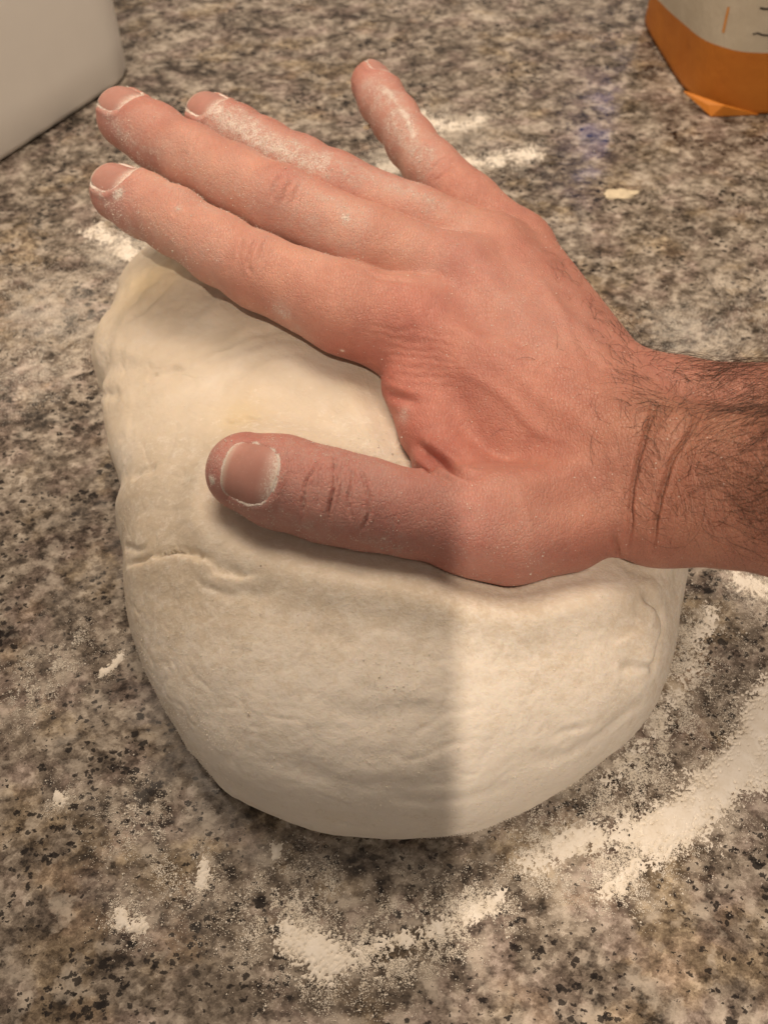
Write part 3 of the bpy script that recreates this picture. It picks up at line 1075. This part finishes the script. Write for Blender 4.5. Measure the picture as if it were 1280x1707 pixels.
# ------------------------------------------------------------------ the dough
def build_dough():
    Zs = 17
    out = [(640, 1399, 4), (710, 1396, 4), (790, 1386, 5), (900, 1346, 6), (1000, 1278, 8), (1070, 1205, 10), (1108, 1130, 14), (1128, 1040, Zs), (1140, 955, Zs), (1128, 850, Zs),
           (1060, 720, 18), (950, 590, 18), (820, 500, 18), (650, 420, 18), (480, 380, 18), (350, 385, 18), (262, 425, 16), (215, 480, 14), (190, 540, 15), (163, 585, 17), (160, 620, 17),
           (178, 655, 17), (174, 690, 16), (190, 760, 16), (210, 835, 16), (203, 885, 15), (214, 945, 14), (220, 1015, 12), (240, 1095, 10), (280, 1185, 8),
           (330, 1268, 6), (400, 1337, 5), (480, 1374, 4), (560, 1393, 4)]
    o3 = [at(*p) for p in out]
    loop = smooth_line(o3 + [o3[0]], 20)[:-1]
    # even spacing
    L = np.array(loop + [loop[0]])
    seg = np.concatenate([[0], np.cumsum(np.linalg.norm(np.diff(L[:, :2], axis=0), axis=1))])
    NS, NR = 900, 300
    s = np.linspace(0, seg[-1], NS, endpoint=False)
    ox, oy = np.interp(s, seg, L[:, 0]), np.interp(s, seg, L[:, 1])
    cx, cy = 2.0, 122.0
    # rings: underside, bulge, dome
    tt, zz = [], []
    a = np.linspace(-0.9, math.pi / 2, NR)
    p, q = 0.70, 0.74
    for ang in a:
        c, sn = math.cos(ang), math.sin(ang)
        if ang < 0:
            tt.append(1 - 0.16 * (1 - c) * 1.2)
            zz.append(15 * (1 + sn / math.sin(0.9)) )
        else:
            tt.append(c ** p if c > 1e-6 else 0.0)
            zz.append(15 + sn ** q * 1.0)
    tt, zz = np.array(tt), np.array(zz)
    T = np.repeat(tt[:, None], NS, 1)
    X, Y = cx + T * (ox - cx), cy + T * (oy - cy)
    ZN = np.repeat(zz[:, None], NS, 1)
    dome = np.clip(ZN - 15, 0, None)
    # height of the dome varies: fuller at the front and right, lower at the far left
    Ht = 37.0 + 4.0 * np.exp(-(((X - 10) / 60) ** 2 + ((Y - 95) / 40) ** 2)) - 4.0 * sstep(170, 240, Y) - 3.0 * sstep(-30, -95, X)
    # bulge height is lower along the front where the dough hugs the counter
    bz = np.interp(Y, [35, 70, 110], [6.0, 11.0, 15.0])
    Z = np.where(ZN <= 15, ZN / 15 * bz, bz + dome * (Ht + 15 - bz))
    V = np.stack([X.ravel(), Y.ravel(), Z.ravel()], 1)
    i = (np.arange(NR - 1)[:, None] * NS + np.arange(NS)[None])
    j = (np.arange(NR - 1)[:, None] * NS + (np.arange(NS)[None] + 1) % NS)
    F = np.stack([i.ravel(), j.ravel(), (j + NS).ravel(), (i + NS).ravel()], 1)

    def normals(V):
        fn = np.cross(V[F[:, 1]] - V[F[:, 0]], V[F[:, 3]] - V[F[:, 0]])
        N = np.zeros_like(V)
        for k in range(4):
            np.add.at(N, F[:, k], fn)
        return N / (np.linalg.norm(N, axis=1, keepdims=True) + 1e-9)

    N = normals(V)
    tree = BVHTree.FromPolygons([Vector(v) for v in V.tolist()], F.tolist())

    def on(px, py):
        h = tree.ray_cast(CAMP, ray(px, py))
        return np.array(h[0]) if h[0] is not None else at(px, py, 15)

    d = 1.6 * fbm(V, 0.022, 3, 71) + 0.42 * fbm(V, 0.07, 3, 72) + 0.10 * fbm(V * np.array([0.8, 1.1, 1]), 0.22, 3, 73) + 0.10 * fbm(V, 0.7, 2, 74)
    # fine wrinkles where the skin of the dough has been pulled, in patches
    W = V + np.stack([fbm(V, 0.05, 2, s_) for s_ in (91, 92, 93)], 1) * 9
    for sc_, amp, sd in ((0.085, 0.16, 94), (0.16, 0.13, 95), (0.30, 0.10, 96)):
        rdg = 1 - np.abs(vnoise(W * sc_ * np.array([0.75, 1.35, 1]), sd))
        gate = sstep(0.0, 0.45, fbm(V, 0.03, 2, sd + 10))
        d -= amp * gate * sstep(0.86, 1.0, rdg)
    d += 0.55 * sstep(0.1, 0.6, fbm(V, 0.10, 3, 99)) * sstep(30, 5, V[:, 2])
    bl = np.exp(-(((V[:, 0] + 75) / 35) ** 2 + ((V[:, 1] - 200) / 45) ** 2))
    d += bl * (1.6 * fbm(V, 0.06, 3, 97) + 0.8 * fbm(V, 0.15, 2, 98))
    low = sstep(0, 2.0, V[:, 2])
    d *= low

    def fold(pts, depth, w, step=0.0, side=1, wob=2.0):
        """a crease; step > 0 raises the dough on one side of it like an overlapping layer"""
        q3 = [on(x, y) for x, y, _ in smooth_line([(*p_, 0) for p_ in pts], 6)]
        A = np.array(q3)
        ix = np.where(((V > A.min(0) - 40) & (V < A.max(0) + 40)).all(1))[0]
        P = V[ix] + np.stack([fbm(V[ix], 0.12, 3, s_) for s_ in (81, 82, 83)], 1) * wob
        dd, t = poly_dist(P, q3)
        e = np.minimum(1, np.minimum(t, 1 - t) * 6 + 0.02)
        e = np.where((t <= 0.0) | (t >= 1.0), 0.0, e)
        d[ix] -= depth * e * np.exp(-(dd / w) ** 2)
        if step:
            # which side: cross product with the mean direction, seen from above
            k = np.clip((t * (len(q3) - 1)).astype(int), 0, len(q3) - 2)
            a_, b_ = A[k], A[k + 1]
            cr = (b_[:, 0] - a_[:, 0]) * (P[:, 1] - a_[:, 1]) - (b_[:, 1] - a_[:, 1]) * (P[:, 0] - a_[:, 0])
            m = (np.sign(cr) == side)
            d[ix] += np.where(m, step * e * np.exp(-(dd / (w * 7)) ** 2) * sstep(0, w * 1.0, dd), 0)

    fold([(208, 942), (250, 932), (310, 924), (350, 938), (400, 965), (430, 968)], 1.2, 1.1, 1.4, -1)
    fold([(205, 905), (228, 915), (250, 905)], 0.8, 1.0)
    fold([(390, 985), (430, 1000), (470, 985)], 0.5, 1.6)
    fold([(520, 1050), (560, 1060), (600, 1085)], 0.4, 2.0)
    fold([(560, 950), (590, 962), (610, 975)], 0.5, 0.9)
    fold([(330, 965), (360, 990), (400, 1000)], 0.5, 1.3)
    fold([(262, 778), (240, 786), (222, 800)], 1.2, 1.2)
    fold([(250, 632), (290, 620), (340, 590), (400, 578), (460, 560), (500, 555)], 0.9, 1.5)
    fold([(330, 610), (400, 590), (470, 575), (520, 575)], 0.6, 1.2)
    fold([(240, 640), (255, 628), (262, 632)], 1.2, 1.3)
    fold([(360, 640), (430, 610), (500, 600), (540, 592)], 0.5, 1.3)
    fold([(375, 700), (385, 712), (420, 700), (440, 702)], 1.0, 1.1)
    fold([(205, 545), (228, 522), (250, 500), (280, 475), (300, 460)], 0.7, 1.8, 1.2, 1)
    fold([(160, 655), (190, 657), (205, 665)], 0.9, 1.8)
    fold([(1085, 1128), (1095, 1095), (1100, 1060), (1098, 1030), (1085, 1008), (1060, 995)], 1.7, 1.7, 1.6, 1)
    fold([(1030, 1118), (1070, 1112), (1100, 1100)], 0.8, 1.1)
    fold([(930, 1228), (960, 1218), (985, 1205)], 0.7, 0.9)
    fold([(880, 1275), (960, 1250), (1020, 1215), (1075, 1160)], 0.7, 2.2)
    fold([(1030, 950), (1070, 960), (1120, 975)], 0.7, 1.6)
    fold([(520, 1352), (550, 1366), (585, 1376)], 1.0, 1.0)
    fold([(520, 1180), (600, 1195), (680, 1185), (740, 1200)], 0.5, 2.6)
    fold([(450, 1260), (560, 1300), (700, 1310), (800, 1290)], 0.5, 3.0)
    fold([(640, 1330), (760, 1330), (860, 1310)], 0.6, 2.0)
    V2 = V + N * d[:, None]
    # the hand presses in: the dough gives way under it and swells round it
    hd = hand_sdf(V2)
    top = V2[:, 2] > 8
    V2[:, 2] += np.where(top, 3.0 * np.exp(-((hd - 9) / 5.0) ** 2) - 1.0 * np.exp(-(hd / 3.0) ** 2), 0)
    ix = np.where((hand_sdf(V2) < 0.15) & top)[0]
    for _ in range(14):
        hd = hand_sdf(V2[ix])
        V2[ix, 2] -= np.maximum(0.15 - hd, 0) * 0.9
        ix = ix[hd < 0.1]
        if not len(ix):
            break
    V2[:, 2] = np.maximum(V2[:, 2], 0.05)
    # moist, yellower dough at the back left; floury skin along the front and edges
    P = V2
    moist = np.zeros(len(P))
    for px, py, z, r, s_ in ((245, 465, 25, 14, 0.9), (215, 500, 25, 9, 0.6), (400, 695, 48, 7, 0.6), (555, 1365, 12, 4, 0.8)):
        c = on(px, py)
        moist = np.maximum(moist, s_ * np.exp(-(np.linalg.norm(P - c, axis=1) / r) ** 2))
    fl = 0.35 + 0.75 * sstep(95, 45, P[:, 1]) + 0.35 * sstep(60, 90, P[:, 0]) - 0.35 * sstep(120, 160, P[:, 1])
    o = mesh_obj("dough", V2, F, M_DOUGH, None, True, {"moist": moist, "flour": np.clip(fl, 0, 1.2)})
    tag(o, "large pale ball of bread dough being kneaded on the floury granite", "dough")
    # dry flour clinging to the skin of the dough
    N2 = normals(V2)
    rng = np.random.default_rng(77)
    g = fbm(V2, 0.05, 3, 78) + 0.6 * fbm(V2, 0.2, 3, 79)
    w = np.clip(fl, 0, 1.2) ** 1.5 * sstep(0.0, 0.5, g) * (V2[:, 2] > 1.0) * (hand_sdf(V2) > 1.5)
    grains_on(V2, N2, w, 16000, rng, "flour_dusting", o, 0.05, 0.15)
    return o


build_dough()


# ------------------------------------------------------------------ flour on the counter
def flour_patch(line, wpx, height, grains, spread, label, seed, thr=0.05, rough=0.16):
    """a heap or smear along a line: a ragged low mound plus loose grains round it"""
    rng = np.random.default_rng(seed)
    pts = [at(x, y, 0) for x, y in line]
    pts = smooth_line(pts, 6) if len(pts) > 2 else pts
    w = wpx * dist_at(line[0][0], line[0][1], 0) / FPX
    A = np.array(pts)
    lo, hi = A[:, :2].min(0) - w * 2.2 - 2, A[:, :2].max(0) + w * 2.2 + 2
    st = 0.28 if height > 0 else 1
    V_all, F_all = np.zeros((0, 3)), np.zeros((0, 3), int)
    if height > 0:
        xs, ys = np.arange(lo[0], hi[0], st), np.arange(lo[1], hi[1], st)
        X, Y = np.meshgrid(xs, ys)
        P = np.stack([X.ravel(), Y.ravel(), np.zeros(X.size)], 1)
        dd, t = poly_dist(P, pts)
        P2 = P + np.stack([fbm(P, 0.35, 3, seed + 5), fbm(P, 0.35, 3, seed + 6), np.zeros(len(P))], 1) * 2.5
        nse = 0.75 * fbm(P2, rough, 5, seed, 0.7) + 1.05 * fbm(P, 1.5, 3, seed + 9, 0.85)
        f = np.exp(-(dd / w) ** 2) * 1.15 + nse * 0.95 - 0.55 - thr * 1.5
        h = height * 0.6 * np.exp(-(dd / w) ** 2) * sstep(0, 0.45, f) + np.where(f > 0, 0.02 * fbm(P, 2.0, 2, seed + 3), 0)
        h = np.where(f > 0, np.maximum(h, 0.02), -0.12)
        ny, nx = X.shape
        k = (np.arange(ny - 1)[:, None] * nx + np.arange(nx - 1)[None]).ravel()
        q = np.stack([k, k + 1, k + nx + 1, k + nx], 1)
        q = q[(h[q] > 0).any(1)]
        us, inv = np.unique(q, return_inverse=True)
        V_all = P[us].copy()
        V_all[:, 2] = h[us]
        q = inv.reshape(q.shape)
        F_all = np.concatenate([q[:, [0, 1, 2]], q[:, [0, 2, 3]]])
    if grains:
        k = rng.integers(0, max(len(pts) - 1, 1), grains * 3)
        a, b = A[k], A[np.minimum(k + 1, len(A) - 1)]
        c = a + (b - a) * rng.random((len(k), 1))
        c[:, :2] += rng.normal(0, w * spread, (len(k), 2)) * rng.random((len(k), 1)) ** 0.4
        # grains gather in clumps
        g = fbm(c * np.array([1, 1, 0]), 0.22, 4, seed + 21, 0.65) + 0.5 * fbm(c * np.array([1, 1, 0]), 1.1, 2, seed + 22)
        c = c[np.argsort(-g + rng.normal(0, 0.18, len(g)))[:grains]]
        r = rng.uniform(0.06, 0.20, (len(c), 1)) * np.where(rng.random((len(c), 1)) < 0.03, 2.2, 1)
        R = rng.normal(0, 1, (len(c), 1, 3)) * 0.25
        v = c[:, None, :] + (GV[None] * rng.uniform(0.6, 1.2, (len(c), 6, 1)) + R * 0) * r[:, None, :]
        v[:, :, 2] += r * 0.5
        f = GF[None] + (np.arange(len(c)) * 6)[:, None, None] + len(V_all)
        V_all = np.concatenate([V_all, v.reshape(-1, 3)])
        F_all = np.concatenate([F_all, f.reshape(-1, 3)])
    o = mesh_obj("flour", V_all, F_all, M_FLOUR, None, True)
    tag(o, label, "flour", "flour scattered on the granite", "stuff")


FLOUR = [
    ([(1330, 1120), (1275, 1190), (1240, 1250), (1205, 1305), (1150, 1350), (1095, 1392)], 32, 2.2, 9000, 1.5, "thick curved ridge of flour at the picture's right edge", 101, -0.08, 0.16),
    ([(1300, 1190), (1290, 1250), (1260, 1290)], 34, 1.8, 3000, 1.4, "flour heap spilling in at the right edge beside the thick ridge", 102, 0.0, 0.16),
    ([(1110, 1375), (1040, 1388), (960, 1405), (880, 1440)], 30, 0.7, 20000, 1.5, "crumbly band of flour in front of the dough's right side", 103, 0.17, 0.22),
    ([(1060, 1440), (1035, 1475), (1010, 1490)], 22, 0.6, 4500, 1.5, "small loose flour spot below the crumbly band", 104, 0.20, 0.25),
    ([(1180, 1020), (1155, 1100), (1110, 1190), (1060, 1255), (1010, 1310)], 28, 0.4, 20000, 1.4, "grainy flour trail hugging the dough's right rim", 105, 0.34, 0.25),
    ([(1230, 965), (1270, 985), (1320, 1000)], 24, 0.5, 4000, 1.5, "flour smudge under the forearm", 106, 0.16, 0.22),
    ([(490, 1570), (525, 1590), (550, 1600)], 36, 1.0, 6000, 1.5, "round crumbly flour spot at the bottom of the picture", 107, 0.06, 0.2),
    ([(590, 1600), (650, 1570), (740, 1545), (830, 1500)], 26, 0.5, 15000, 1.7, "sparse chain of flour grains in front of the dough", 108, 0.30, 0.28),
    ([(200, 1520), (208, 1540), (235, 1545)], 15, 0.9, 1600, 1.9, "little flour pile at lower left with a tail", 109, 0.08, 0.25),
    ([(342, 1440), (338, 1470)], 12, 0.8, 900, 2.0, "narrow upright dab of flour near the dough's lower left", 110, 0.08, 0.25),
    ([(98, 1328), (106, 1335)], 9, 0.8, 700, 2.4, "tiny flour lump on the dark granite at left", 111, 0.05, 0.25),
    ([(461, 1415), (461, 1428)], 6, 0.9, 60, 1.5, "single flour crumb just below the dough", 112, -0.1, 0.25),
    ([(225, 1330), (240, 1420), (350, 1500)], 30, 0, 4500, 1.5, "faint scatter of flour grains left of the dough's front", 113, 0, 0.2),
    ([(30, 1180), (80, 1120), (130, 1060)], 30, 0, 4500, 1.4, "glittering flour dust on dark granite left of the dough", 114, 0, 0.2),
    ([(600, 300), (650, 275), (700, 262), (800, 268), (890, 255)], 36, 0.35, 16000, 1.4, "white flour smear behind the ring and little fingers", 115, 0.26, 0.2),
    ([(700, 190), (745, 212), (800, 200)], 30, 0.3, 9000, 1.6, "flour spot behind the little finger", 116, 0.30, 0.2),
    ([(160, 385), (205, 412), (240, 430)], 30, 0.4, 9000, 1.5, "white flour spot under the index fingertip beside the dough", 117, 0.22, 0.2),
    ([(420, 1560), (470, 1510), (560, 1480)], 34, 0, 6000, 1.4, "fine flour sprinkling near the round flour spot", 118, 0, 0.2),
    ([(172, 1122), (190, 1108), (204, 1092)], 8, 0.7, 300, 1.6, "short slanting flour dab left of the dough", 121, 0.05, 0.3),
    ([(20, 470), (90, 520), (60, 620), (130, 560)], 60, 0, 9000, 1.0, "flour dusting over the granite left of the dough's back", 119, 0, 0.2),
    ([(1110, 540), (1170, 560), (1250, 500)], 45, 0, 6000, 1.1, "pale flour dusting behind the wrist", 120, 0, 0.2),
]
for a in FLOUR:
    flour_patch(*a)


# ------------------------------------------------------------------ scraps of dough
def scrap(px, py, rx, ry, rz, rot, label, seed, z0=0.0, on_pt=None):
    n, m = 40, 22
    u, v = np.meshgrid(np.linspace(0, 2 * math.pi, n, endpoint=False), np.linspace(0, math.pi, m))
    D = np.stack([np.sin(v) * np.cos(u), np.sin(v) * np.sin(u), np.cos(v)], -1).reshape(-1, 3)
    k = 1 + 0.5 * fbm(D + seed, 1.6, 3, seed)
    P = D * k[:, None] * np.array([rx, ry, rz])
    P[:, 2] = np.maximum(P[:, 2], -0.35 * rz)
    P[:, 2] -= P[:, 2].min()
    c, s = math.cos(rot), math.sin(rot)
    P = np.stack([P[:, 0] * c - P[:, 1] * s, P[:, 0] * s + P[:, 1] * c, P[:, 2]], 1)
    P += at(px, py, 0) if on_pt is None else on_pt
    F = []
    for r in range(m - 1):
        for q in range(n):
            F.append((r * n + q, (r + 1) * n + q, (r + 1) * n + (q + 1) % n, r * n + (q + 1) % n))
    o = mesh_obj("dough_scrap", P, F, M_SCRAP, None, True)
    tag(o, label, "dough scrap", "scraps of dough")


scrap(1035, 325, 7.5, 3.6, 1.0, 0.15, "yellowish flat dough scrap lying on bare granite behind the hand", 3)

pk = on_hand(600, 205)
scrap(0, 0, 1.5, 0.7, 0.9, 0.6, "ragged dough flake hanging from the side of the little finger", 12, on_pt=at(612, 214, pk[2] if 40 < pk[2] < 90 else 66))


# ------------------------------------------------------------------ white container at the back
def rounded_rect(hx, hy, r, n=14):
    pts = []
    for cx, cy, a0 in ((hx - r, hy - r, 0), (-hx + r, hy - r, 90), (-hx + r, -hy + r, 180), (hx - r, -hy + r, 270)):
        for k in range(n + 1):
            a = math.radians(a0 + 90 * k / n)
            pts.append((cx + r * math.cos(a), cy + r * math.sin(a)))
    return np.array(pts)


def loft(rings, close_bottom=True):
    n = len(rings[0])
    V = np.concatenate(rings)
    F = []
    for r in range(len(rings) - 1):
        for k in range(n):
            F.append((r * n + k, r * n + (k + 1) % n, (r + 1) * n + (k + 1) % n, (r + 1) * n + k))
    if close_bottom:
        F.append(tuple(range(n))[::-1])
    return V, F


def build_container():
    m = plain("white_plastic", (0.88, 0.87, 0.83), 0.45, 0.03, 0.02, 0.0001)
    A, B = at(0, 266, 0), at(180, 148, 0)
    d = (B - A) / np.linalg.norm(B - A)          # along the visible side
    nrm = np.array([-d[1], d[0], 0])             # away from the dough
    hx, hy, r = 110.0, 70.0, 26.0
    corner = at(252, 128, 0)
    cen = corner + nrm * (hy + 7) - d * (hx - 6) - np.array([0, 0, 0])
    root = empty("container", (cen[0], cen[1], 0))
    tag(root, "white plastic container with rounded corner standing at the back left of the counter", "container")

    def ring(grow, z, inset=0.0):
        q = rounded_rect(hx + grow - inset, hy + grow - inset, max(r + grow - inset, 2))
        P = cen + d * q[:, :1] + nrm * q[:, 1:]
        P[:, 2] = z
        return P
    rings = [ring(-7, 0.0), ring(-3.5, 0.3), ring(-1.2, 1.4), ring(0, 4.0)]
    for z in (20, 50, 90, 140, 190):
        rings.append(ring(z * 0.05, z))
    rings += [ring(9.5, 192, 1.0), ring(9.5, 190, 3.0)]
    for z in (140, 90, 50, 20, 4):
        rings.append(ring(z * 0.05, z, 3.0))
    V, F = loft(rings)
    n = len(rings[0])
    F.append(tuple(range(len(V) - n, len(V))))
    mesh_obj("wall", V, F, m, root)
    rr = [ring(9.5, 186), ring(12.5, 186), ring(13.0, 188), ring(13.0, 191), ring(12.0, 192.2), ring(9.7, 192.2)]
    V, F = loft(rr, False)
    mesh_obj("rim", V, F, m, root)


build_container()


# ------------------------------------------------------------------ paper flour bag at the back right
def build_bag():
    t = NT("printed_paper")
    g = t.n("ShaderNodeNewGeometry")
    sep = t.n("ShaderNodeSeparateXYZ")
    t.link(g.outputs["Position"], sep.inputs[0])
    # printed border: white field above an orange band that dips towards the back
    zb = t.math('MULTIPLY_ADD', sep.outputs[1], -0.150, 0.0300 + 0.150 * 0.377)
    inside = t.math('GREATER_THAN', sep.outputs[2], zb)
    p = t.coords()
    n = t.noise(p, 0.06, 4, 0.6).outputs[0]
    orange = t.ramp(n, [(0.3, (0.47, 0.150, 0.014)), (0.7, (0.53, 0.185, 0.020))])
    white = t.ramp(n, [(0.3, (0.52, 0.47, 0.37)), (0.7, (0.57, 0.52, 0.42))])
    col = t.mix(inside, orange, white)
    m = t.set(Base_Color=col, Roughness=0.6, Normal=t.bump(t.noise(p, 0.12, 4, 0.6).outputs[0], 0.001, 0.5))
    ink = plain("dark_ink", (0.03, 0.026, 0.022), 0.7)
    oink = plain("orange_ink", (0.60, 0.26, 0.06), 0.7)
    tb = NT("orange_paper")
    pb = tb.coords()
    m2 = tb.set(Base_Color=tb.ramp(tb.noise(pb, 0.1, 3).outputs[0], [(0.3, (0.58, 0.20, 0.022)), (0.7, (0.64, 0.235, 0.03))]), Roughness=0.55)
    root = empty("flour_bag", (230, 430, 0))
    tag(root, "orange and white paper flour bag standing at the back right", "flour bag")
    foot = smooth_line([np.array(q, float) for q in ((250, 377, 0), (200, 376.5, 0), (172, 377, 0), (160, 386, 0), (154, 400, 0), (149.5, 430, 0), (146.5, 463, 0), (152, 472, 0), (190, 478, 0), (260, 478, 0))], 8)
    foot = np.array(foot)
    half = foot.copy()
    mir = half[::-1].copy()
    mir[:, 0] = 2 * 255 - mir[:, 0]
    loop = np.concatenate([half, mir])[::-1]
    c = np.array([255, 428, 0.0])
    rings = []
    for z in np.concatenate([[0, 1.2, 3.0, 6], np.linspace(12, 170, 24)]):
        k = 1.0 + 0.025 * math.sin(min(z / 60, 1) * 1.57) - (0.03 if z == 0 else 0)
        P = c + (loop - c) * np.array([1.0 + (k - 1) * 1.0, k, 1])
        P[:, 2] = z
        w = fbm(P, 0.02, 3, 7) * 1.6 * min(z / 25, 1) + fbm(P, 0.07, 2, 8) * 0.5 * min(z / 20, 1)
        dr = (P - c)
        dr[:, 2] = 0
        P = P + dr / np.linalg.norm(dr, axis=1, keepdims=True) * w[:, None]
        rings.append(P)
    rings.append(c + (rings[-1] - c) * np.array([0.98, 0.25, 1]) + np.array([0, 0, 22]))
    V, F = loft(rings)
    n = len(loop)
    F.append(tuple(range(len(V) - n, len(V))))
    mesh_obj("paper_body", V, F, m, root)
    # folded corner of the block bottom, in a lighter orange
    a, b, e, f = at(1139, 153, 5.5), at(1184, 194, 0.4), at(1262, 191, 0.5), at(1205, 176, 6.0)
    off = np.array([0.0, -0.4, 0.1])
    A4 = np.array([a, b, e, f]) + off
    back = A4 + np.array([0.5, 0.9, 0.1])
    mid = (A4[0] * 0.3 + A4[1] * 0.3 + A4[3] * 0.4) + np.array([-0.2, -0.5, 0.3])
    V = np.concatenate([A4, back, [mid]])
    F = [(0, 1, 8), (1, 3, 8), (3, 0, 8), (1, 2, 3), (4, 7, 5), (5, 7, 6), (0, 4, 5, 1), (1, 5, 6, 2), (2, 6, 7, 3), (3, 7, 4, 0)]
    mesh_obj("bottom_fold", V, F, m2, root, False)
    tree = BVHTree.FromPolygons([Vector(v) for v in np.concatenate(rings).tolist()], loft(rings)[1])

    def mark(pts, w, mat, name):
        q = []
        for x, y in pts:
            h = tree.ray_cast(CAMP, ray(x, y))
            q.append((np.array(h[0]), np.array(h[1])) if h[0] is not None else (at(x, y, 60), np.array([0, -1, 0])))
        V, F = [], []
        for k, (pnt, nr) in enumerate(q):
            t2 = q[min(k + 1, len(q) - 1)][0] - q[max(k - 1, 0)][0]
            t2 /= np.linalg.norm(t2)
            if nr @ (np.array(CAMP) - pnt) < 0:
                nr = -nr
            sd = np.cross(nr, t2)
            V += [pnt + nr * 0.25 + sd * w, pnt + nr * 0.25 - sd * w, pnt + nr * 0.02 - sd * w, pnt + nr * 0.02 + sd * w]
        for k in range(len(q) - 1):
            for j in range(4):
                F.append((k * 4 + j, k * 4 + (j + 1) % 4, k * 4 + 4 + (j + 1) % 4, k * 4 + 4 + j))
        mesh_obj(name, np.array(V), F, mat, root, False)

    mark([(1214, 12), (1210, 30), (1205, 54)], 0.55, oink, "printed_line")
    mark([(1266, 13), (1275, 15), (1290, 14), (1310, 15)], 0.42, ink, "printed_lettering")
    mark([(1254, 57), (1262, 55), (1270, 58), (1280, 59), (1300, 59)], 0.34, ink, "printed_lettering")


build_bag()
